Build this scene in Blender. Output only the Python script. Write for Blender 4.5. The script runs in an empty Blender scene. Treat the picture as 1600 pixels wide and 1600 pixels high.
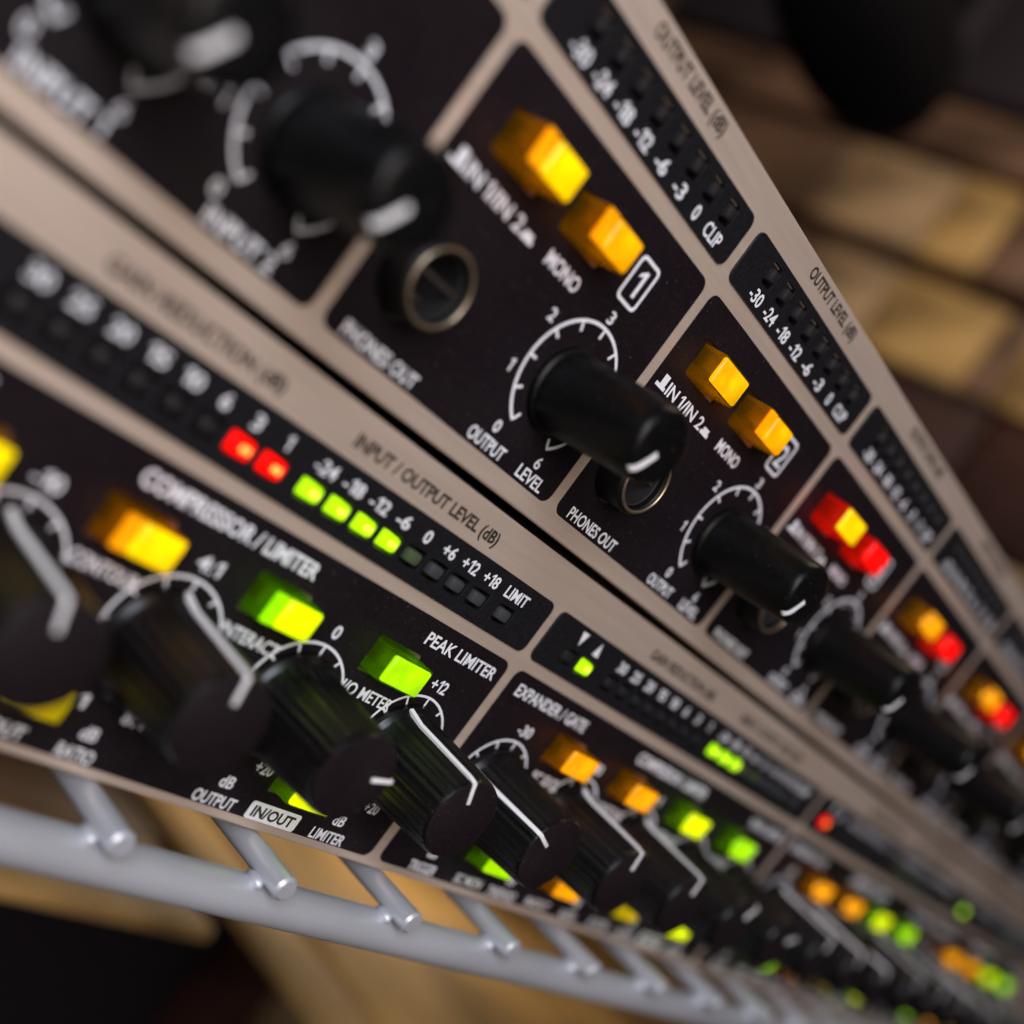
import bpy, bmesh, math, random
from mathutils import Matrix, Vector
random.seed(7)
C = bpy.context.scene.collection
SC = bpy.context.scene
MM = 0.001

def W(u, v, w):
    """rack coordinates in mm (u along the rack, v up, w out of the front) -> world metres"""
    return Vector((u*MM, -w*MM, v*MM))

# ------------------------------------------------------------------ camera
CAM_R = [[0.56782, 0.588817, 0.575217], [0.330935, -0.803132, 0.49544], [0.753699, -0.090961, -0.650895]]
CAM_P = [-94.4354, -3.1861, 90.462]
F_PX, PPX, PPY = 2010.103067340626, 654.128, 968.273
cam = bpy.data.cameras.new('camera'); co = bpy.data.objects.new('camera', cam); C.objects.link(co)
ax = W(*CAM_R[0]).normalized(); ay = -W(*CAM_R[1]).normalized(); az = -W(*CAM_R[2]).normalized()
co.matrix_world = Matrix(((ax.x, ay.x, az.x, CAM_P[0]*MM), (ax.y, ay.y, az.y, -CAM_P[2]*MM), (ax.z, ay.z, az.z, CAM_P[1]*MM), (0, 0, 0, 1)))
cam.sensor_width = 36; cam.sensor_fit = 'HORIZONTAL'; cam.lens = F_PX/1600*36
cam.shift_x = (800-PPX)/1600; cam.shift_y = (PPY-800)/1600
cam.clip_start = 0.005; cam.clip_end = 50
cam.dof.use_dof = True; cam.dof.focus_distance = 0.1442; cam.dof.aperture_fstop = 9.8
SC.camera = co

# ------------------------------------------------------------------ world, lamps, exposure
wd = bpy.data.worlds.new('World'); SC.world = wd; wd.use_nodes = True
wd.node_tree.nodes['Background'].inputs[0].default_value = (0.95, 0.72, 0.62, 1)
wd.node_tree.nodes['Background'].inputs[1].default_value = 0.028
def area(name, pos, target, size, power, col):
    l = bpy.data.lights.new(name, 'AREA'); l.shape = 'RECTANGLE'; l.size = size[0]*MM; l.size_y = size[1]*MM
    l.energy = power; l.color = col
    o = bpy.data.objects.new(name, l); C.objects.link(o); p = W(*pos); o.location = p
    o.rotation_euler = (W(*target)-p).to_track_quat('-Z', 'Y').to_euler()
    return o
area('warm_room_lamp', (-170, 70, 340), (-10, -15, 0), (220, 220), 1.28, (1, .86, .76))
area('cool_left_light', (-380, 230, 300), (-10, -40, 0), (260, 260), 2.1, (.78, .86, 1))  # unseen cool source at the upper left, no window is known
area('background_fill', (180, 420, -60), (420, 60, -320), (200, 200), .68, (1, .80, .56))  # added area light to brighten the boards behind the rack
area('hidden_bench_fill', (250, -62, -170), (230, -124, -110), (150, 50), .07, (1, .80, .55))  # added area light hidden under the rack, brightens the bench planks
SC.view_settings.view_transform = 'Standard'; SC.view_settings.look = 'None'
SC.cycles.use_denoising = True
SC.view_settings.exposure = 0; SC.view_settings.gamma = 1

# ------------------------------------------------------------------ materials
def mat(name, col, rough=.5, metal=0., emit=None, es=0., trans=0., noise=None, bump=None, spec=.5, coat=0., dust=0.):
    m = bpy.data.materials.new(name); m.use_nodes = True; nt = m.node_tree; b = nt.nodes['Principled BSDF']
    b.inputs['Base Color'].default_value = (*col, 1); b.inputs['Roughness'].default_value = rough
    b.inputs['Metallic'].default_value = metal; b.inputs['Specular IOR Level'].default_value = spec
    b.inputs['Transmission Weight'].default_value = trans; b.inputs['Coat Weight'].default_value = coat
    if emit: b.inputs['Emission Color'].default_value = (*emit, 1); b.inputs['Emission Strength'].default_value = es
    tc = nt.nodes.new('ShaderNodeTexCoord')
    def tex(scale, stretch, detail=4):
        mp = nt.nodes.new('ShaderNodeMapping'); mp.inputs['Scale'].default_value = stretch
        n = nt.nodes.new('ShaderNodeTexNoise'); n.inputs['Scale'].default_value = scale; n.inputs['Detail'].default_value = detail
        nt.links.new(tc.outputs['Object'], mp.inputs['Vector']); nt.links.new(mp.outputs[0], n.inputs['Vector']); return n
    if noise:   # (scale, stretch, amount)
        n = tex(noise[0], noise[1]); r = nt.nodes.new('ShaderNodeMapRange'); a = noise[2]
        r.inputs['From Min'].default_value = .3; r.inputs['From Max'].default_value = .7
        r.inputs['To Min'].default_value = 1-a; r.inputs['To Max'].default_value = 1+a
        mx = nt.nodes.new('ShaderNodeVectorMath'); mx.operation = 'SCALE'; mx.inputs[0].default_value = col
        nt.links.new(n.outputs[0], r.inputs['Value']); nt.links.new(r.outputs[0], mx.inputs['Scale']); nt.links.new(mx.outputs[0], b.inputs['Base Color'])
    if dust:
        n = tex(3200, (1, 1, 1), 2); r = nt.nodes.new('ShaderNodeMapRange'); r.inputs['From Min'].default_value = .70; r.inputs['From Max'].default_value = .76
        r.inputs['To Max'].default_value = dust; r2 = nt.nodes.new('ShaderNodeMix'); r2.data_type = 'RGBA'
        nt.links.new(n.outputs[0], r.inputs['Value']); nt.links.new(r.outputs[0], r2.inputs[0])
        if b.inputs['Base Color'].links: nt.links.new(b.inputs['Base Color'].links[0].from_socket, r2.inputs[6])
        else: r2.inputs[6].default_value = (*col, 1)
        r2.inputs[7].default_value = (.16, .14, .13, 1); nt.links.new(r2.outputs[2], b.inputs['Base Color'])
        n = tex(70, (1, 1, 1), 5); r = nt.nodes.new('ShaderNodeMapRange'); r.inputs['From Min'].default_value = .35; r.inputs['From Max'].default_value = .65
        r.inputs['To Min'].default_value = rough*.8; r.inputs['To Max'].default_value = min(1, rough*1.3)
        nt.links.new(n.outputs[0], r.inputs['Value']); nt.links.new(r.outputs[0], b.inputs['Roughness'])
    if bump:    # (scale, stretch, strength, distance)
        n = tex(bump[0], bump[1], 3); bp = nt.nodes.new('ShaderNodeBump'); bp.inputs['Strength'].default_value = bump[2]; bp.inputs['Distance'].default_value = bump[3]
        nt.links.new(n.outputs[0], bp.inputs['Height']); nt.links.new(bp.outputs[0], b.inputs['Normal'])
    return m

M = {}
M['plate'] = mat('champagne_brushed_plate', (.60, .49, .42), .50, .5, noise=(900, (.06, 1, 1), .07), bump=(2500, (.04, 1, 1), .25, .00003))
M['plate_edge'] = mat('steel_chassis', (.09, .085, .08), .5, .6, noise=(60, (1, 1, 1), .2))
M['print_black'] = mat('satin_black_panel_paint', (.0085, .0060, .0082), .45, noise=(3500, (1, 1, 1), .35), bump=(9000, (1, 1, 1), .18, .00001), spec=.16, dust=.5)
M['window_black'] = mat('black_display_window', (.009, .009, .011), .36, spec=.3, noise=(2500, (1, 1, 1), .3), bump=(7000, (1, 1, 1), .2, .00001))
M['white_ink'] = mat('white_screen_print', (.74, .76, .84), .6, noise=(2500, (1, 1, 1), .08))
M['dark_ink'] = mat('brown_black_screen_print', (.022, .016, .012), .6, noise=(2500, (1, 1, 1), .1))
M['hollow_shade'] = mat('dark_hollow_shade', (.03, .018, .01), .5)
M['hole'] = mat('black_recess', (.004, .004, .005), .8)
M['knob'] = mat('black_knob_plastic', (.003, .003, .0035), .36, spec=.16, dust=.4, noise=(2000, (1, 1, 1), .25), bump=(5000, (1, 1, 1), .15, .00001))
M['knob_soft'] = mat('matt_black_knob_plastic', (.0035, .003, .0035), .30, spec=.34, dust=.4, noise=(2000, (1, 1, 1), .25), bump=(5000, (1, 1, 1), .2, .00001))
M['knob_face'] = mat('dull_knob_cap_plastic', (.0095, .0060, .0082), .5, spec=.25, dust=.3, noise=(2000, (1, 1, 1), .2), bump=(5000, (1, 1, 1), .3, .00001))
M['pointer'] = mat('white_pointer_inlay', (.78, .78, .82), .45)
M['nut'] = mat('black_jack_nut', (.004, .004, .0045), .5, spec=.2)
M['ring'] = mat('jack_metal_ring', (.34, .265, .19), .4, .85, noise=(800, (1, 1, 1), .1))
M['contact'] = mat('jack_contact_spring', (.10, .085, .08), .4, .7)
M['chrome'] = mat('zinc_plated_wire', (.50, .525, .59), .42, .4, noise=(120, (.3, 1, 1), .10), bump=(5000, (1, 1, 1), .08, .00001))
M['led_black'] = mat('black_unlit_led', (.014, .013, .015), .45, spec=.3)
M['led_dark'] = mat('unlit_smoked_led', (.045, .045, .05), .35)
M['led_dark_green'] = mat('unlit_green_led', (.06, .085, .045), .3)
def led(name, c, s): return mat(name, (c[0]*.3, c[1]*.3, c[2]*.3), .35, spec=.25, emit=c, es=s)
M['led_red'] = led('lit_red_led', (1., .002, .001), 1.5)
M['led_red_core'] = led('lit_red_led_core', (1., .34, .06), 2.2)
M['led_green'] = led('lit_green_led', (.46, 1., .004), 1.15)
M['led_green_core'] = led('lit_green_led_core', (.95, 1., .06), 1.7)

def lens(name, c, s, low=.72):
    """lit button face: translucent moulded plastic with the lamp close behind it"""
    m = mat(name, (c[0]*.3, c[1]*.3, c[2]*.3), .3, emit=c, es=s, coat=.2)
    nt = m.node_tree; b = nt.nodes['Principled BSDF']; tc = nt.nodes['Texture Coordinate']; out = nt.nodes['Material Output']
    n = nt.nodes.new('ShaderNodeTexNoise'); n.inputs['Scale'].default_value = 330; n.inputs['Detail'].default_value = 2
    r = nt.nodes.new('ShaderNodeMapRange'); r.inputs['From Min'].default_value = .35; r.inputs['From Max'].default_value = .65
    r.inputs['To Min'].default_value = s*low*1.2; r.inputs['To Max'].default_value = s*1.6
    nt.links.new(tc.outputs['Object'], n.inputs['Vector']); nt.links.new(n.outputs[0], r.inputs['Value']); nt.links.new(r.outputs[0], b.inputs['Emission Strength'])
    t = nt.nodes.new('ShaderNodeBsdfTranslucent'); t.inputs[0].default_value = (*[min(1, x*1.1+.01) for x in c], 1)
    mx = nt.nodes.new('ShaderNodeMixShader'); mx.inputs[0].default_value = .5
    nt.links.new(b.outputs[0], mx.inputs[1]); nt.links.new(t.outputs[0], mx.inputs[2]); nt.links.new(mx.outputs[0], out.inputs[0])
    return m
def skirt(name, c, glow):
    """translucent tinted plastic of the button body, with its own emission added for light spreading from its lamp"""
    m = bpy.data.materials.new(name); m.use_nodes = True; nt = m.node_tree
    b = nt.nodes['Principled BSDF']; out = nt.nodes['Material Output']
    b.inputs['Base Color'].default_value = (*[x*.16 for x in c], 1); b.inputs['Roughness'].default_value = .22
    b.inputs['Emission Color'].default_value = (*c, 1); b.inputs['Emission Strength'].default_value = glow
    t = nt.nodes.new('ShaderNodeBsdfTranslucent'); t.inputs[0].default_value = (*c, 1)
    mx = nt.nodes.new('ShaderNodeMixShader'); mx.inputs[0].default_value = .55
    nt.links.new(b.outputs[0], mx.inputs[1]); nt.links.new(t.outputs[0], mx.inputs[2])
    tr = nt.nodes.new('ShaderNodeBsdfTransparent'); tr.inputs[0].default_value = (*[min(1, x*1.3+.05) for x in c], 1)
    m2 = nt.nodes.new('ShaderNodeMixShader'); m2.inputs[0].default_value = .58
    nt.links.new(mx.outputs[0], m2.inputs[1]); nt.links.new(tr.outputs[0], m2.inputs[2]); nt.links.new(m2.outputs[0], out.inputs[0])
    return m
AMB, GRN, RED = (1., .50, .003), (.42, .90, .004), (1., .012, .004)
M['lens_amber'] = lens('amber_lens', (1., .55, .002), 1.0); M['skirt_amber'] = skirt('amber_translucent_cap', (.74, .40, .004), .12)
M['lens_yellow'] = lens('bright_yellow_lens', (1., .78, .001), 1.15, .85); M['band_amber'] = lens('amber_lens_rim', (1., .46, .002), 1.0)
M['lens_orange'] = lens('orange_lens', (1., .43, .002), 1.05, .9)
M['lens_green'] = lens('green_lens', (.55, 1., .002), .95, .8); M['skirt_green'] = skirt('green_translucent_cap', (.30, .60, .006), .16)
M['lens_lime'] = lens('bright_lime_lens', (.92, 1., .001), 1.15, .9); M['band_green'] = lens('green_lens_rim', (.45, .95, .002), .95)
M['lens_red'] = lens('red_lens', (1., .004, .003), 1.1, .9); M['skirt_red'] = skirt('red_translucent_cap', (1., .02, .004), .75)
M['band_red'] = lens('red_lens_rim', (1., .15, .01), 1.1)
M['lens_olive'] = lens('dim_yellow_lens', (.62, .50, .001), .7); M['skirt_olive'] = skirt('olive_translucent_cap', (.6, .5, .01), .15)
M['band_olive'] = M['lens_olive']
M['lamp'] = mat('button_lamp', (1, .8, .5), .5, emit=(1, .75, .4), es=3.2)
M['lamp_green'] = mat('button_lamp_green', (.7, 1, .3), .5, emit=(.7, 1, .2), es=2.4)
M['lamp_red'] = mat('button_lamp_red', (1, .1, .05), .5, emit=(1, .25, .12), es=4.)

# ------------------------------------------------------------------ object helpers
POS = {}
def place(o, parent, p):
    POS[o.name] = p; q = POS[parent.name] if parent else (0, 0, 0)
    if parent: o.parent = parent
    o.location = W(p[0]-q[0], p[1]-q[1], p[2]-q[2])
def obj(name, me, parent=None, p=(0, 0, 0)):
    o = bpy.data.objects.new(name, me); C.objects.link(o); place(o, parent, p); return o
def thing(name, label, cat, p, group=None):
    o = bpy.data.objects.new(name, None); C.objects.link(o); o.empty_display_size = .02; place(o, None, p)
    o['label'] = label; o['category'] = cat
    if group: o['group'] = group
    return o
def bm_mesh(name, bm, mats, smooth=False):
    me = bpy.data.meshes.new(name); bmesh.ops.recalc_face_normals(bm, faces=bm.faces); bm.to_mesh(me); bm.free()
    for m in (mats if isinstance(mats, (list, tuple)) else [mats]): me.materials.append(m)
    if smooth:
        me.polygons.foreach_set('use_smooth', [True]*len(me.polygons)); me.set_sharp_from_angle(angle=math.radians(38))
    return me
def box(bm, c, s, mi=0, taper=1., bev=0.):
    """box centred at c (mm), size s (mm); taper scales its outer (w+) end"""
    vs = []
    for k in (-1, 1):
        t = taper if k > 0 else 1.
        for (a, b) in ((-1, -1), (1, -1), (1, 1), (-1, 1)):
            vs.append(bm.verts.new(W(c[0]+a*s[0]/2*t, c[1]+b*s[1]/2*t, c[2]+k*s[2]/2)))
    fs = [bm.faces.new([vs[i] for i in f]) for f in ((3, 2, 1, 0), (4, 5, 6, 7), (0, 1, 5, 4), (1, 2, 6, 5), (2, 3, 7, 6), (3, 0, 4, 7))]
    for f in fs: f.material_index = mi
    if bev:
        es = list({e for f in fs for e in f.edges})
        r = bmesh.ops.bevel(bm, geom=es, offset=bev*MM, segments=2, affect='EDGES', profile=.5)
        for f in r['faces']: f.material_index = mi
def rrect(u0, v0, u1, v1, r, n=4):
    pts = []
    for (cx, cy, a0) in ((u1-r, v1-r, 0), (u0+r, v1-r, 90), (u0+r, v0+r, 180), (u1-r, v0+r, 270)):
        for k in range(n+1):
            a = math.radians(a0+90*k/n); pts.append((cx+r*math.cos(a), cy+r*math.sin(a)))
    return pts
def circ(cu, cv, r, n=32): return [(cu+r*math.cos(2*math.pi*k/n), cv+r*math.sin(2*math.pi*k/n)) for k in range(n)]
def curve_mesh(name, cu):
    o = bpy.data.objects.new('tmp', cu); C.objects.link(o); dg = bpy.context.evaluated_depsgraph_get()
    me = bpy.data.meshes.new_from_object(o.evaluated_get(dg)); me.name = name
    bpy.data.objects.remove(o); bpy.data.curves.remove(cu); return me
def to_rack(me, sx=1., sy=1., w=0., mats=None, ox=0., oy=0.):
    """curve mesh in x,y (mm) with thickness z -> rack frame in metres"""
    for vt in me.vertices:
        x, y, z = vt.co; vt.co = W((x-ox)*sx, (y-oy)*sy, z+w)
    me.materials.clear()
    for m in mats or []: me.materials.append(m)
    for p in me.polygons: p.material_index = 0; p.use_smooth = False
    return me
def plate(name, outer, holes, w0, w1, m, bev=.08):
    """flat plate between w0 and w1 with real cut-outs and bevelled edges"""
    cu = bpy.data.curves.new('tmp', 'CURVE'); cu.dimensions = '2D'; cu.fill_mode = 'BOTH'
    for pts in [outer]+holes:
        sp = cu.splines.new('POLY'); sp.points.add(len(pts)-1)
        for i, q in enumerate(pts): sp.points[i].co = (q[0], q[1], 0, 1)
        sp.use_cyclic_u = True
    cu.extrude = max((w1-w0)/2-bev, .001); cu.bevel_depth = bev; cu.bevel_resolution = 1; cu.offset = -bev
    return to_rack(curve_mesh(name, cu), w=(w0+w1)/2, mats=[m])
TXT = {}
def text_mesh(s, width, cap, m, bold=.012):
    """lettering as a thin raised print, condensed to the given width and cap height, left/baseline at the origin"""
    key = (s, round(width, 2), round(cap, 2), m.name)
    if key in TXT: return TXT[key]
    if cap < 2.5: bold = bold+(.02 if m is M['dark_ink'] else .005)
    bm = bmesh.new(); x = 0.; k = .73
    for seg in [q for q in __import__('re').split('(1)', s) if q]:
        if seg == '1':   # a one with its flag
            w_ = .10+bold*2
            cu = bpy.data.curves.new('tmp', 'CURVE'); cu.dimensions = '2D'; cu.fill_mode = 'BOTH'; sp = cu.splines.new('POLY')
            pts = [(.16, 0), (.16+w_, 0), (.16+w_, k), (.18, k), (0, .80*k), (0, .66*k), (.16, .80*k)]; sp.points.add(len(pts)-1)
            for n_, q in enumerate(pts): sp.points[n_].co = (*q, 0, 1)
            sp.use_cyclic_u = True; cu.extrude = .02; gap = .09
        else:
            cu = bpy.data.curves.new('tmp', 'FONT'); cu.body = seg.strip(); cu.size = 1; cu.offset = bold; cu.extrude = .02; cu.resolution_u = 3; cu.fill_mode = 'FRONT'; gap = .06
            if seg.startswith(' '): x += .2
        me = curve_mesh('seg', cu); xs = [v.co.x for v in me.vertices]; x0, x1 = min(xs), max(xs)
        if bm.verts: x += gap
        n0 = len(bm.verts); bm.from_mesh(me); bm.verts.ensure_lookup_table()
        for v in bm.verts[n0:]: v.co.x += x-x0
        x += x1-x0+(.2 if seg.endswith(' ') else 0); bpy.data.meshes.remove(me)
    me = bpy.data.meshes.new('lettering'); bm.to_mesh(me); bm.free()
    TXT[key] = to_rack(me, width/x, cap/k, 0, [m]); return TXT[key]
def word(s, parent, u0, u1, vb, cap, w, m=None, bold=.012):
    if s == '1': uc = (u0+u1)/2; u0, u1 = uc-cap*.2, uc+cap*.2
    return obj('lettering', text_mesh(s, u1-u0, cap, m or M['white_ink'], bold), parent, (u0, vb, w))
def mid(s, parent, uc, vb, cap, w, cw=.78, m=None):
    n = len(s)-.5*s.count('-')-.5*s.count(':')-.4*s.count('1')
    wd_ = cap*cw*n*.82; return word(s, parent, uc-wd_/2, uc+wd_/2, vb, cap, w, m)
def lathe(name, prof, m, n=48, flute=None, mi=None):
    """solid of revolution about w; prof = (radius, w) pairs; flute=(first, last, count, depth) gives a knurled side"""
    bm = bmesh.new(); rings = []
    for j, (r, w) in enumerate(prof):
        ring = []
        for k in range(n):
            a = 2*math.pi*k/n; rr = r
            if flute and flute[0] <= j <= flute[1]: rr = r-flute[3]*(1 if k % 4 in (0, 1) else 0)
            ring.append(bm.verts.new(W(rr*math.cos(a), rr*math.sin(a), w)))
        rings.append(ring)
    for j in range(len(rings)-1):
        for k in range(n):
            f = bm.faces.new((rings[j][k], rings[j][(k+1) % n], rings[j+1][(k+1) % n], rings[j+1][k]))
            if mi: f.material_index = mi[j]
    f = bm.faces.new(rings[-1]);  f.material_index = mi[-1] if mi else 0
    f = bm.faces.new(rings[0][::-1])
    return bm_mesh(name, bm, m, True)

# ------------------------------------------------------------------ shared part meshes
def scale_mesh(R, wd_=.36, tick=1.15, tw=.32):
    bm = bmesh.new(); N = 72; a0, a1 = math.radians(240.5), math.radians(-60.5); z0, z1 = 0, .03
    prev = None
    for k in range(N+1):
        a = a0+(a1-a0)*k/N; q = [bm.verts.new(W(r*math.cos(a), r*math.sin(a), z)) for (r, z) in ((R-wd_/2, z0), (R+wd_/2, z0), (R+wd_/2, z1), (R-wd_/2, z1))]
        if prev:
            for i in range(4): bm.faces.new((prev[i], prev[(i+1) % 4], q[(i+1) % 4], q[i]))
        else: bm.faces.new(q)
        prev = q
    bm.faces.new(prev[::-1])
    for k in range(11):
        a = math.radians(240-30*k); d = Vector((math.cos(a), math.sin(a))); n = Vector((-d.y, d.x))*tw/2
        pts = [d*(R-tick)+n, d*(R-tick)-n, d*(R-wd_/2)-n, d*(R-wd_/2)+n]
        lo = [bm.verts.new(W(p.x, p.y, z0)) for p in pts]; hi = [bm.verts.new(W(p.x, p.y, z1-.004)) for p in pts]
        bm.faces.new(lo[::-1]); bm.faces.new(hi)
        for i in range(4): bm.faces.new((lo[i], lo[(i+1) % 4], hi[(i+1) % 4], hi[i]))
    return bm_mesh('dial_scale', bm, M['white_ink'])
SCALE_UP, SCALE_LO = scale_mesh(7.1), scale_mesh(6.6, .30, 1.1, .28)
KNOB_UP = lathe('level_knob', [(4.8, 0), (4.8, .6), (4.45, .9), (4.35, 8), (4.2, 13.0), (4.12, 13.8), (3.95, 14.5), (3.65, 14.85), (3.2, 15.02), (2, 15.12)], M['knob'], 64)
KNOB_LO = lathe('dial_knob', [(6.3, .2), (6.3, 1.0), (5.9, 1.5), (5.75, 1.7), (5.6, 3.5), (5.15, 12.6), (5.0, 13.2), (4.85, 13.5), (4.5, 13.62), (1, 13.5)], [M['knob_soft'], M['knob_face']], 128, flute=(4, 5, 32, .2), mi=[0, 0, 0, 0, 0, 0, 0, 1, 1, 1])
def pointer_up():
    bm = bmesh.new(); pr = [(.9, 15.2), (2.0, 15.2), (3.0, 15.17), (3.6, 14.98), (4.0, 14.62)]; vs = []   # follows the domed cap
    for (r, w) in pr: vs.append([bm.verts.new(W(r, a, w+b)) for (a, b) in ((-.31, -.4), (.31, -.4), (.31, 0), (-.31, 0))])
    for j in range(4):
        for i in range(4): bm.faces.new((vs[j][i], vs[j][(i+1) % 4], vs[j+1][(i+1) % 4], vs[j+1][i]))
    bm.faces.new(vs[0][::-1]); bm.faces.new(vs[-1])
    return bm_mesh('pointer', bm, M['pointer'], True)
def pointer_lo(side=True):
    bm = bmesh.new(); t = .52
    box(bm, (3.6, 0, 13.6), (2.9, t, .30), bev=.1)
    if side:   # white stripe that runs down the side of the knob
        pr = [(6.36, 1.2), (5.72, 3.4), (5.20, 12.6), (5.05, 13.3), (4.9, 13.72)]; vs = []
        for (r, w) in pr:
            vs.append([bm.verts.new(W(a, b, w)) for (a, b) in ((r-.5, -t/2), (r+.06, -t/2), (r+.06, t/2), (r-.5, t/2))])
        for j in range(len(vs)-1):
            for i in range(4): bm.faces.new((vs[j][i], vs[j][(i+1) % 4], vs[j+1][(i+1) % 4], vs[j+1][i]))
        bm.faces.new(vs[0][::-1]); bm.faces.new(vs[-1])
    return bm_mesh('pointer', bm, M['pointer'], True)
PTR_UP, PTR_LO, PTR_LO_FACE = pointer_up(), pointer_lo(), pointer_lo(False)
def ring_mesh(name, ro, ri, w0, w1, m, n=48, bev=.15):
    bm = bmesh.new(); pr = [(ri, w0), (ro, w0), (ro, w1-bev), (ro-bev, w1), (ri+bev, w1), (ri, w1-bev)]; rs = []
    for (r, w) in pr: rs.append([bm.verts.new(W(r*math.cos(2*math.pi*k/n), r*math.sin(2*math.pi*k/n), w)) for k in range(n)])
    for j in range(len(pr)):
        for k in range(n): bm.faces.new((rs[j][k], rs[j][(k+1) % n], rs[(j+1) % 6][(k+1) % n], rs[(j+1) % 6][k]))
    return bm_mesh(name, bm, m, True)
NUT = ring_mesh('socket_nut', 4.1, 3.3, -2, 3.8, M['nut'], bev=.35); RING = ring_mesh('socket_ring', 3.72, 3.36, 3.75, 4.05, M['ring'], bev=.1)
BARREL = ring_mesh('socket_barrel', 3.3, 3.05, -9, 2.9, M['hole'])
bm = bmesh.new(); box(bm, (0, .5, 2.2), (6.2, .45, .5), bev=.1); CONTACT = bm_mesh('contact_spring', bm, M['contact'], True)
bm = bmesh.new(); box(bm, (0, -1.4, -1.0), (6.2, .45, .5), bev=.1); CONTACT2 = bm_mesh('contact_spring', bm, M['contact'], True)

BTN = {}
def button_meshes(kind, h, split, size):
    key = (kind, h, split, size)
    if key in BTN: return BTN[key]
    su, sv = size
    body = bmesh.new(); box(body, (0, 0, h/2-1.5), (su+.25, sv+.25, h+3.0-.2), taper=.95, bev=.12)
    # leave the front open: the lens sits in it
    fs = [f for f in body.faces if all(v.co.y <= -(h-.25)*MM for v in f.verts)]
    bmesh.ops.delete(body, geom=fs, context='FACES')
    sk = bm_mesh('button_body', body, M['skirt_'+kind[1]], True)
    ln = bmesh.new(); a = .95
    if split:   # moulded face: narrow strip, groove, broad pad
        s1 = su*.20
        box(ln, (-su/2*a+s1/2, 0, h-.2), (s1, sv*a, .55), 1, .97, .1)
        box(ln, (0, 0, h-.38), (su*a-.1, sv*a-.1, .3), 1)
        box(ln, (-su/2*a+s1+.35+(su*a-s1-.35)/2, 0, h-.12), (su*a-s1-.35, sv*a, .6), 0, .93, .28)
    else: box(ln, (0, 0, h-.15), (su*a, sv*a, .6), 0, .93, .25)
    back = min(v.co.y*-1 for v in ln.verts); bmesh.ops.delete(ln, geom=[f for f in ln.faces if all(abs(v.co.y+(h-.53)*MM) < .12*MM or -v.co.y < (h-.4)*MM for v in f.verts) and abs(f.normal.y) > .9 or f.calc_center_median().y > -(h-.45)*MM and abs(f.normal.y) > .9], context='FACES')
    lm = bm_mesh('button_lens', ln, [M['lens_'+kind[0]], M['band_'+kind[1]]], True)
    lp = bmesh.new(); box(lp, (.35, 0, h-1.45), (2.4, 1.4, .6), bev=.15)
    ib = bmesh.new(); box(ib, (-su*.12, sv*.12, h*.22-.5), (su*.66, sv*.60, h*.5+.6), bev=.25)   # added dark block, stands in for the shaded hollow of the cap
    shd = bm_mesh('hollow_shade', ib, M['hollow_shade'], True)
    lamp = bm_mesh('lamp', lp, M[{'green': 'lamp_green', 'red': 'lamp_red'}.get(kind[1], 'lamp')], True)
    BTN[key] = (sk, lm, lamp, shd); return BTN[key]
def push_button(parent, uc, vc, kind, h=3.2, split=False, size=(7.0, 3.5), label=None):
    sk, lm, lamp, shd = button_meshes(kind, h, split, size)
    o = obj('push_button', sk, parent, (uc, vc, 0)); obj('button_lens', lm, o, (uc, vc, 0)); obj('lamp', lamp, o, (uc, vc, 0)); obj('hollow_shade', shd, o, (uc, vc, 0))
    if label: o['label'] = label
    return o
def led_mesh(name, m, su, sv, w1, core=None):
    bm = bmesh.new(); box(bm, (0, 0, w1/2-1), (su, sv, w1+2), 0, .94, .42)
    if core: box(bm, (su*.12, 0, w1), (su*.42, sv*.36, .12), 1, .8, .05)
    return bm_mesh(name, bm, [m]+([core] if core else []), True)
LED_LO = {'off': led_mesh('led', M['led_dark'], 2.3, 1.6, .25), 'offg': led_mesh('led', M['led_dark_green'], 2.3, 1.6, .25), 'offr': led_mesh('led', M['led_black'], 2.3, 1.6, .1),
          'green': led_mesh('led', M['led_green'], 3.0, 1.75, .45, M['led_green_core']), 'red': led_mesh('led', M['led_red'], 3.1, 1.9, .45, M['led_red_core'])}
def dome_led():
    bm = bmesh.new(); box(bm, (0, 0, -.7), (1.5, 1.9, 2.8), 0, .8, .4); return bm_mesh('led', bm, M['led_black'], True)
LED_UP = dome_led()

# ================================================================== upper unit: eight-channel headphone amplifier
U_P, U_0, U_TOP = 41.526, -24.65, 44.0
amp = thing('headphone_amplifier', 'upper rack unit with numbered phones out channels and long smooth black level knobs', 'headphone amplifier', (142, 0, -100))
chans = [U_0+U_P*k for k in range(8)]
left_u = -66.2
# front plate with openings behind every window, button and socket
holes = []
for u0 in chans:
    holes += [rrect(u0+2.0, 34.8, u0+U_P-2.0, 39.2, .5, 1), rrect(u0+4.9, 23.3, u0+13.2, 28.2, .3, 1), rrect(u0+17.2, 23.3, u0+25.5, 28.2, .3, 1), circ(u0+6.7, 11.0, 4.3)]
holes += [rrect(left_u+2, 34.8, U_0-2, 39.2, .5, 1)]
fp = obj('front_plate', plate('front_plate', rrect(-120, 0, 343, U_TOP, .8), holes, -3, 0, M['plate'], .25), amp)
bm = bmesh.new(); box(bm, (142, 22, -103.6), (438, 42.6, 201)); obj('chassis', bm_mesh('chassis', bm, M['plate_edge']), amp)
PW = .07   # printed / coated panel stands this proud
PB = plate('channel_panel', rrect(.85, 2.3, U_P-.85, 31.85, 1.3), [rrect(5.1, 23.45, 13.0, 28.05, .4, 2), rrect(17.4, 23.45, 25.3, 28.05, .4, 2), circ(6.7, 11.0, 4.35)], -.3, PW, M['print_black'], .04)
LU = [7.2+4.15*k for k in range(8)]
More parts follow.
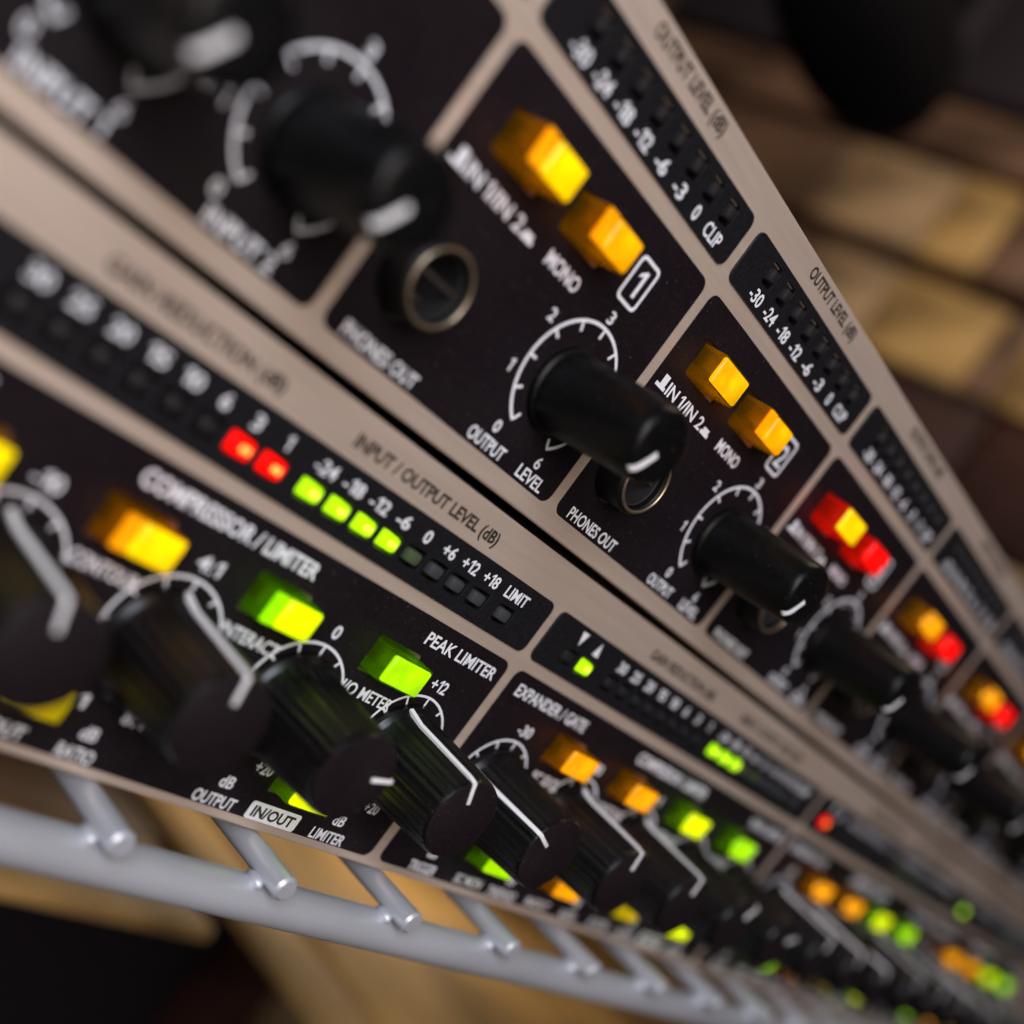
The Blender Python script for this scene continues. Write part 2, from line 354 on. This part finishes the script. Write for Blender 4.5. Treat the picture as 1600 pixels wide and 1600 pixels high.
WIN = plate('led_window', rrect(.95, 33.75, U_P-.95, 40.15, 1.1), [rrect(x-1.15, 36.6, x+1.15, 39.3, .3, 1) for x in LU], -1.2, .3, M['window_black'], .07)
BACK = bmesh.new(); box(BACK, (U_P/2, 37, -2.2), (U_P-4.4, 4.2, .5)); BACK = bm_mesh('window_backing', BACK, M['hole'])
LUL = [7.2+4.15*k for k in range(8)]
def glyph(kind):
    """push-switch symbols printed before and after IN 1/IN 2, and the up and down arrows"""
    pts = {'out': [(0, 0), (2.1, 0), (2.1, .45), (1.8, .45), (1.8, 1.75), (.75, 1.75), (.75, .45), (0, .45)],
           'in': [(0, 0), (2.0, 0), (2.0, .45), (1.7, .45), (1.7, .95), (.35, .95), (.35, .45), (0, .45)],
           'down': [(0, 1.9), (1.5, 1.9), (.75, 0)], 'up': [(0, 0), (1.5, 0), (.75, 1.9)]}[kind]
    return plate('switch_symbol', pts, [], 0, .03, M['white_ink'], .005)
G_OUT, G_IN, G_DN, G_UP = glyph('out'), glyph('in'), glyph('down'), glyph('up')
BOXN = plate('number_frame', rrect(0, 0, 3.9, 5.2, .7), [rrect(.38, .38, 3.52, 4.82, .45)], 0, .03, M['white_ink'], .005)
DIG = {'0': (-4.7, -7.7), '1': (-8.4, -2.2), '2': (-7.7, 4.2), '3': (-.3, 8.3), '4': (7.4, 4.3), '5': (8.2, -2.2), '6': (3.9, -7.9)}
def dial_up(uc, vc, ang):
    s = obj('dial_scale', SCALE_UP, amp, (uc, vc, PW))
    for d, (a, b) in DIG.items(): word(d, amp, uc+a-.5, uc+a+.5, vc+b-.6, 1.4, PW)
    uc, vc = uc+.1, vc-.5; k = obj('level_knob', KNOB_UP, amp, (uc, vc, PW)); k.rotation_euler.y = -math.radians(ang)
    obj('pointer', PTR_UP, k, (uc, vc, PW))
BCOL = [(('yellow', 'amber'), ('amber', 'amber'), 4.6, 4.0, True, True), (('amber', 'amber'), ('amber', 'amber'), 3.1, 4.0, False, True),
        (('yellow', 'red'), ('red', 'red'), 4.0, 3.6, False, False), (('orange', 'amber'), ('red', 'red'), 4.0, 3.6, False, False),  # yellow button's red body: red light of its neighbour put into the colour
        (('orange', 'amber'), ('red', 'red'), 4.0, 3.6, False, False), (('orange', 'amber'), ('amber', 'amber'), 4.0, 3.6, False, False),
        (('orange', 'amber'), ('amber', 'amber'), 4.0, 3.6, False, False), (('orange', 'amber'), ('amber', 'amber'), 4.0, 3.6, False, False)]
for i, u0 in enumerate(chans):
    obj('channel_panel', PB, amp, (u0, 0, 0)); obj('led_window', WIN, amp, (u0, 0, 0)); obj('window_backing', BACK, amp, (u0, 0, 0))
    for j, x in enumerate(LU): obj('led', LED_UP, amp, (u0+x, 37.95, .1))
    for s, x in zip(('-30', '-24', '-18', '-12', '-6', '-3', '0', 'CLIP'), LU):
        hw = {3: 1.45, 2: 1.1, 1: .5, 4: 1.75}[len(s)]
        word(s, amp, u0+x-hw-.1, u0+x+hw-.1, 34.35, 1.65, .3)
    word('OUTPUT LEVEL (dB)', amp, u0+13, u0+28.6, 41.75, 1.5, .0, M['dark_ink'])
    a, b, h1, h2, s1, s2 = BCOL[i]
    push_button(amp, u0+9.05, 25.75, a, h1, s1); push_button(amp, u0+21.35, 25.75, b, h2, s2)
    obj('switch_symbol', G_OUT, amp, (u0+1.9, 20.2, PW)); word('IN 1/IN 2', amp, u0+4.3, u0+13.7, 20.2, 1.6, PW); obj('switch_symbol', G_IN, amp, (u0+14.0, 20.2, PW))
    word('MONO', amp, u0+18.6, u0+24.6, 20.2, 1.6, PW)
    obj('number_frame', BOXN, amp, (u0+29.6, 23.3, PW)); word(str(i+1), amp, u0+30.7, u0+32.4+(.2 if i else 0), 24.4, 3.0, PW)
    word('PHONES OUT', amp, u0+3.3, u0+14.4, 2.75, 1.5, PW)
    word('OUTPUT', amp, u0+23.9, u0+30.4, 2.75, 1.5, PW); word('LEVEL', amp, u0+33.4, u0+38.5, 2.75, 1.5, PW)
    dial_up(u0+31.65, 13.1, -119)
    j = obj('headphone_socket', NUT, amp, (u0+6.7, 11.0, 0)); obj('socket_ring', RING, j, (u0+6.7, 11.0, 0)); obj('socket_barrel', BARREL, j, (u0+6.7, 11.0, 0))
    obj('contact_spring', CONTACT, j, (u0+6.7, 11.0, 0)); obj('contact_spring', CONTACT2, j, (u0+6.7, 11.0, 0))
# input section on the left
obj('input_panel', plate('input_panel', rrect(left_u+.9, 2.3, U_0-.85, 31.85, 1.3), [], -.3+.25, PW, M['print_black'], .04), amp)
obj('led_window', plate('led_window', rrect(left_u+.9, 33.75, U_0-.85, 40.15, 1.1), [rrect(left_u+x-1.15, 36.6, left_u+x+1.15, 39.3, .3, 1) for x in LUL], -1.2, .3, M['window_black'], .14), amp)
for x in LUL: obj('led', LED_UP, amp, (left_u+x, 37.95, .1))
dial_up(-34.6, 13.1, -119); dial_up(-53.0, 13.1, -119)
word('INPUT 2', amp, -38.9, -30.9, 1.95+.8, 1.6, PW, bold=.02); word('INPUT 1', amp, -57.3, -49.3, 2.75, 1.6, PW, bold=.02)

# ================================================================== lower unit: four-channel compressor
L_P, L_0, VB = 95.6, 29.5, -1.1
cmp_ = thing('dynamics_processor', 'lower rack unit with compressor and peak limiter sections, lit buttons and fluted knobs', 'compressor', (142, -45.1, -100))
cch = [L_0-L_P+L_P*k for k in range(4)]     # left edge of each channel
def rel(x): return x-(L_0-L_P)              # measured on the first channel
V_TOPBTN, V_BOTBTN, V_KNOB = -21.45, -38.0, -29.6
btn_u = [rel(x) for x in (-45.7, -27.3, -8.3, 10.8)]
knob_u = [rel(x) for x in (-56.3, -37.0, -18.0, .9, 19.9)]
led_va = [rel(x) for x in (-58.5, -54.4)]
led_gr = [rel(x) for x in (-47.2, -43.2, -39.1, -35.1, -31.1, -27.1, -23.0, -18.8)]
led_lv = [rel(x) for x in (-13.3, -9.1, -4.9, -.8, 3.5, 7.6, 11.7, 16.0, 21.5)]
allled = led_va+led_gr+led_lv
lholes = []
for c0 in cch:
    lholes += [rrect(c0+2.2, -12, c0+L_P-2.2, -7, .5, 1)]
    for b in btn_u: lholes += [rrect(c0+b-4.2, vv-2.45, c0+b+4.2, vv+2.45, .3, 1) for vv in (V_TOPBTN, V_BOTBTN)]
obj('front_plate', plate('front_plate', rrect(-120, -45.1, 343, VB, .8), lholes, -3, 0, M['plate'], .25), cmp_)
bm = bmesh.new(); box(bm, (142, -23.1, -103.6), (438, 42.6, 201)); obj('chassis', bm_mesh('chassis', bm, M['plate_edge']), cmp_)
LB = plate('channel_panel', rrect(.9, -43.95, L_P-.9, -14.75, 1.3),
           [rrect(b-4.0, vv-2.3, b+4.0, vv+2.3, .4, 2) for b in btn_u for vv in (V_TOPBTN, V_BOTBTN)], -.3, PW, M['print_black'], .04)
LB1 = plate('channel_panel', rrect(.9, -43.95, L_P-.9, -14.75, 1.3),
            [rrect(b-4.0, vv-2.3, b+4.0, vv+2.3, .4, 2) for b in btn_u for vv in (V_TOPBTN, V_BOTBTN) if not (b == btn_u[2] and vv == V_BOTBTN)], -.3, PW, M['print_black'], .04)
LWIN = plate('led_window', rrect(.9, -13.1, L_P-.9, -6.0, 1.1), [rrect(x-1.75, -11.6, x+1.55, -9.35, .25, 1) for x in allled], -1.2, .3, M['window_black'], .07)
LBACK = bmesh.new(); box(LBACK, (L_P/2, -9.5, -2.2), (L_P-4.8, 4.8, .5)); LBACK = bm_mesh('window_backing', LBACK, M['hole'])
IOBOX = plate('label_box', rrect(0, 0, 8.2, 2.25, .35), [], 0, .03, M['white_ink'], .005)
LIT = [{8: 'red', 9: 'red', 10: 'green', 11: 'green', 12: 'green', 13: 'green'}, {1: 'green', 10: 'green', 11: 'green', 12: 'green'}, {0: 'red'}, {1: 'green'}]
ANG = [(100, 108, 100, 12, 118), (158, 102, 98, 60, 25), (100, 120, 140, 100, 90), (100, 120, 140, 100, 90)]
for i, c0 in enumerate(cch):
    obj('channel_panel', LB if i else LB1, cmp_, (c0, 0, 0)); obj('led_window', LWIN, cmp_, (c0, 0, 0)); obj('window_backing', LBACK, cmp_, (c0, 0, 0))
    for j, x in enumerate(allled):
        st = LIT[i].get(j, 'offg' if 10 <= j <= 14 else 'offr' if j < 10 else 'off')
        obj('led', LED_LO[st], cmp_, (c0+x+(.25 if st[:3] == 'off' else 0), -10.5, .1))
    obj('arrow_symbol', G_DN, cmp_, (c0+led_va[0]-.8, -8.6, .3)); obj('arrow_symbol', G_UP, cmp_, (c0+led_va[1]-.6, -8.6, .3))
    for s, x in zip(('30', '25', '20', '15', '10', '6', '3', '1', '-24', '-18', '-12', '-6', '0', '+6', '+12', '+18', 'LIMIT'), led_gr+led_lv):
        hw = {1: .55, 2: 1.1, 3: 1.5, 5: 2.3}[len(s)]
        if s == '1': hw = .3
        word(s, cmp_, c0+x-hw, c0+x+hw, -8.55, 1.5, .3)
    word('GAIN REDUCTION (dB)', cmp_, c0+rel(-43.3), c0+rel(-22.5), -4.65, 1.45, .0, M['dark_ink'])
    word('INPUT / OUTPUT LEVEL (dB)', cmp_, c0+rel(-12.2), c0+rel(13.3), -4.65, 1.5, .0, M['dark_ink'])
    word('EXPANDER / GATE', cmp_, c0+rel(-63.0), c0+rel(-45.4), -17.85, 1.7, PW)
    word('COMPRESSOR / LIMITER', cmp_, c0+rel(-29.6), c0+rel(-6.0), -17.75, 1.75, PW, bold=.022)
    word('PEAK LIMITER', cmp_, c0+rel(13.2), c0+rel(27.3), -17.75, 1.6, PW)
    for b, kind, sp, h in zip(btn_u, (('orange', 'amber'), (('yellow' if i == 0 else 'orange'), 'amber'), ('lime', 'green'), ('green', 'green')), (False, i == 0, i == 0, False), (3.4, 3.4, 3.2, 3.1)):
        if i == 0 and kind[0] == 'orange': kind = ('yellow', 'amber')
        push_button(cmp_, c0+b, V_TOPBTN, kind, h, sp)
    for b, kind in zip(btn_u, (('green', 'green'), ('olive', 'olive') if i == 0 else ('orange', 'amber'), ('olive', 'olive'), ('lime', 'green'))):
        if not (i == 0 and b == btn_u[2]): push_button(cmp_, c0+b, V_BOTBTN, kind, 3.1)
    for b, s, a, z in zip(btn_u, ('SC EXT', 'CONTOUR', 'INTERACT', 'I/O METER'), (3.2, 3.9, 4.1, 4.4), (0, 0, 0, 0)):
        word(s, cmp_, c0+b-a, c0+b+a, -26.6, 1.5, PW)
    for b, s in zip(btn_u, ('SC MON', 'IN/OUT', 'SC FILTER', 'IN/OUT')):
        if i == 0 and b == btn_u[2]: continue
        if s == 'IN/OUT' and b == btn_u[3]:
            obj('label_box', IOBOX, cmp_, (c0+b-4.8, -43.95+.05, PW)); word(s, cmp_, c0+b-4.1, c0+b+2.7, -43.45, 1.4, PW+.035, M['dark_ink'])
        else: word(s, cmp_, c0+b-3.2, c0+b+3.2, -43.5, 1.45, PW)
    for j, (k, top, lo_, hi_, unit, nm, nw) in enumerate(zip(knob_u, ('-30', '-10', '4:1', '0', '+12'), ('OFF', '-40', '1:1', '-20', '0'), ('+10', '+20', '8:1', '+20', '+20'),
                                     ('dB', 'dB', 'dB', 'dB', 'dB'), ('TRIGGER', 'THRESHOLD', 'RATIO', 'OUTPUT', 'LIMITER'), (5.8, 7.2, 4.4, 6.2, 6.0))):
        uc = c0+k
        obj('dial_scale', SCALE_LO, cmp_, (uc, V_KNOB, PW))
        tw = {1: .55, 3: 1.5}[len(top)]
        word(top, cmp_, uc+.2-tw, uc+.2+tw, -22.0, 1.6, PW)
        word(lo_, cmp_, uc-5.2, uc-2.4, -38.6, 1.5, PW); word(hi_, cmp_, uc+2.2, uc+4.9, -38.6, 1.5, PW)
        word(unit, cmp_, uc-.9, uc+1.1, -41.4, 1.5, PW); word(nm, cmp_, uc-nw/2, uc+nw/2, -43.75, 1.5, PW)
        kn = obj('dial_knob', KNOB_LO, cmp_, (uc, V_KNOB-.8, PW)); kn.rotation_euler.y = -math.radians(ANG[i][j])
        obj('pointer', PTR_LO, kn, (uc, V_KNOB-.8, PW))

# ================================================================== wire shelf the rack stands on
shelf = thing('wire_shelf', 'grey metal wire shelf, thick front rail and cross rods, under the lower rack unit', 'wire shelf', (142, -53.4, -100))
def rod(name, a, b, r, m, n=20, cap=.35):
    bm = bmesh.new(); a, b = W(*a), W(*b); d = (b-a).normalized(); q = d.to_track_quat('Z', 'Y'); L = (b-a).length
    rs = []
    for (rr, z) in ((r-cap, 0), (r, cap), (r, L/MM-cap), (r-cap, L/MM)):
        rs.append([bm.verts.new(a+q @ Vector((rr*MM*math.cos(2*math.pi*k/n), rr*MM*math.sin(2*math.pi*k/n), z*MM))) for k in range(n)])
    for j in range(3):
        for k in range(n): bm.faces.new((rs[j][k], rs[j][(k+1) % n], rs[j+1][(k+1) % n], rs[j+1][k]))
    bm.faces.new(rs[0][::-1]); bm.faces.new(rs[3]); return bm_mesh(name, bm, m, True)
obj('front_rail', rod('front_rail', (-175, 0, 0), (430, 0, 0), 2.62, M['chrome'], 40), shelf, (0, -51.0, 3.9))
obj('rear_rail', rod('rear_rail', (-175, 0, 0), (430, 0, 0), 2.62, M['chrome'], 24), shelf, (0, -51.0, -196))
obj('middle_rail', rod('middle_rail', (-175, 0, 0), (430, 0, 0), 2.0, M['chrome'], 24), shelf, (0, -50.3, -95))
ROD = rod('cross_rod', (0, 0, -198), (0, 0, 8.2), 1.5, M['chrome'], 28)
bm = bmesh.new(); bmesh.ops.create_icosphere(bm, subdivisions=2, radius=1*MM)
for v in bm.verts: v.co = Vector((v.co.x*.8, v.co.y*1.5, v.co.z*.9))
WELD = bm_mesh('weld', bm, M['chrome'], True)
for k in range(-6, 18):
    u = 9.6+23.4*k
    r_ = obj('cross_rod', ROD, shelf, (u, -46.75, 0)); obj('weld', WELD, r_, (u-1.2, -48.35, 4.6))

# ================================================================== the room behind, far out of focus
def plank_mat(name, col, sc=11): return mat(name, col, .6, noise=(sc, (1.6, 1.3, 2.2), .65), bump=(60, (1, 1, 8), .3, .002))
T1 = plank_mat('honey_wood', (.45, .28, .10)); T2 = plank_mat('tan_wood', (.36, .24, .13)); T3 = plank_mat('dark_walnut', (.045, .015, .012)); T4 = plank_mat('brown_wood', (.16, .09, .055))
T5 = mat('dark_wall_paint', (.022, .016, .024), .8, noise=(4, (1, 1, 1), .3)); T6 = mat('black_rubberised_fabric', (.0025, .002, .003), .9, spec=.1, bump=(150, (1, 1, 1), .4, .001))
def struct(name, me, p=(0, 0, 0), kind='structure'):
    o = obj(name, me, None, p); o['kind'] = kind; return o
bm = bmesh.new(); box(bm, (250, 100, -520), (2200, 1400, 20)); struct('back_wall', bm_mesh('back_wall', bm, T4))
sidewall = bpy.data.objects.new('side_wall', None); C.objects.link(sidewall); place(sidewall, None, (462, 100, -250)); sidewall['kind'] = 'structure'
bm = bmesh.new(); box(bm, (475, 120, -250), (18, 1100, 520)); obj('wall_frame', bm_mesh('wall_frame', bm, T3), sidewall)
rows = [(-300, -60, T2), (-56, 20, T4), (24, 78, T4), (82, 112, T2), (116, 168, T3), (172, 214, T1), (224, 268, T1), (274, 300, T4), (306, 420, T5), (424, 600, T5)]
for (a, b, m) in rows:
    cuts = {172: [(-508, -312, T4), (-311, -264, T2), (-263, -203, T1), (-202, -188, T4), (-187, -96, T1), (-95, 10, T2)],
            224: [(-508, -332, T4), (-331, -266, T2), (-265, -232, T1), (-231, -204, T4), (-203, -120, T2), (-119, 10, T4)],
            82: [(-508, -190, T3), (-186, -120, T2), (-116, 10, T4)]}.get(a, [(-508, -312, m), (-308, -180, m), (-176, 10, m)])
    for (w0, w1, m_) in cuts:
        bm = bmesh.new(); box(bm, (0, 0, 0), (14, b-a, w1-w0), bev=2.5); obj('board', bm_mesh('board', bm, m_, True), sidewall, (457, (a+b)/2, (w0+w1)/2))
bm = bmesh.new(); box(bm, (250, -420, -200), (2200, 20, 1600)); struct('floor', bm_mesh('floor', bm, T5))
bench = thing('wooden_bench', 'honey coloured wooden bench of wide planks below and behind the wire shelf, out of focus', 'bench', (240, -410, -200))
for (u0, u1, w0, w1, m) in ((-160, 137, -138, -103, T1), (-160, 141, -172, -139, T4), (-160, 141, -330, -175, T2), (153, 176, -330, -44, T1), (183, 330, -330, -44, T1), (334, 430, -330, -44, T1)):
    bm = bmesh.new(); box(bm, (0, 0, 0), (u1-u0, 4, w1-w0), bev=.8); obj('plank', bm_mesh('plank', bm, m, True), bench, ((u0+u1)/2, -122.5, (w0+w1)/2))
bm = bmesh.new(); box(bm, (0, 0, 0), (590, 280, 6), bev=1.); obj('dark_backdrop', bm_mesh('dark_backdrop', bm, T5, True), bench, (135, -266, -326))  # added dark sheet to black out the view below the bench
for (u, w) in ((-130, -300), (-130, -190), (410, -300), (410, -110)):
    bm = bmesh.new(); box(bm, (0, 0, 0), (30, 285, 30), bev=2); obj('leg', bm_mesh('leg', bm, T3, True), bench, (u, -267.5, w))
# black rounded bag hanging above the rack
bag = thing('equipment_bag', 'black rounded bag in the blurred background above the right end of the rack', 'bag', (240, 190, -200))
bm = bmesh.new(); bmesh.ops.create_uvsphere(bm, u_segments=40, v_segments=24, radius=1)
for v in bm.verts:
    s = Vector((abs(v.co.x)**.8*math.copysign(1, v.co.x), v.co.y, abs(v.co.z)**.8*math.copysign(1, v.co.z)))
    v.co = W(s.x*47, s.z*25, s.y*26)
obj('bag_body', bm_mesh('bag_body', bm, T6, True), bag, (247, 205, -200))
bm = bmesh.new(); pts = [(-34, 22), (-30, 48), (-15, 62), (15, 62), (30, 48), (34, 22)]
for (a, b) in zip(pts, pts[1:]):
    box(bm, ((a[0]+b[0])/2, (a[1]+b[1])/2, 0), (max(abs(a[0]-b[0]), 5)+3, max(abs(a[1]-b[1]), 5)+3, 9), bev=1.5)
obj('handle', bm_mesh('handle', bm, T6, True), bag, (247, 205, -200))
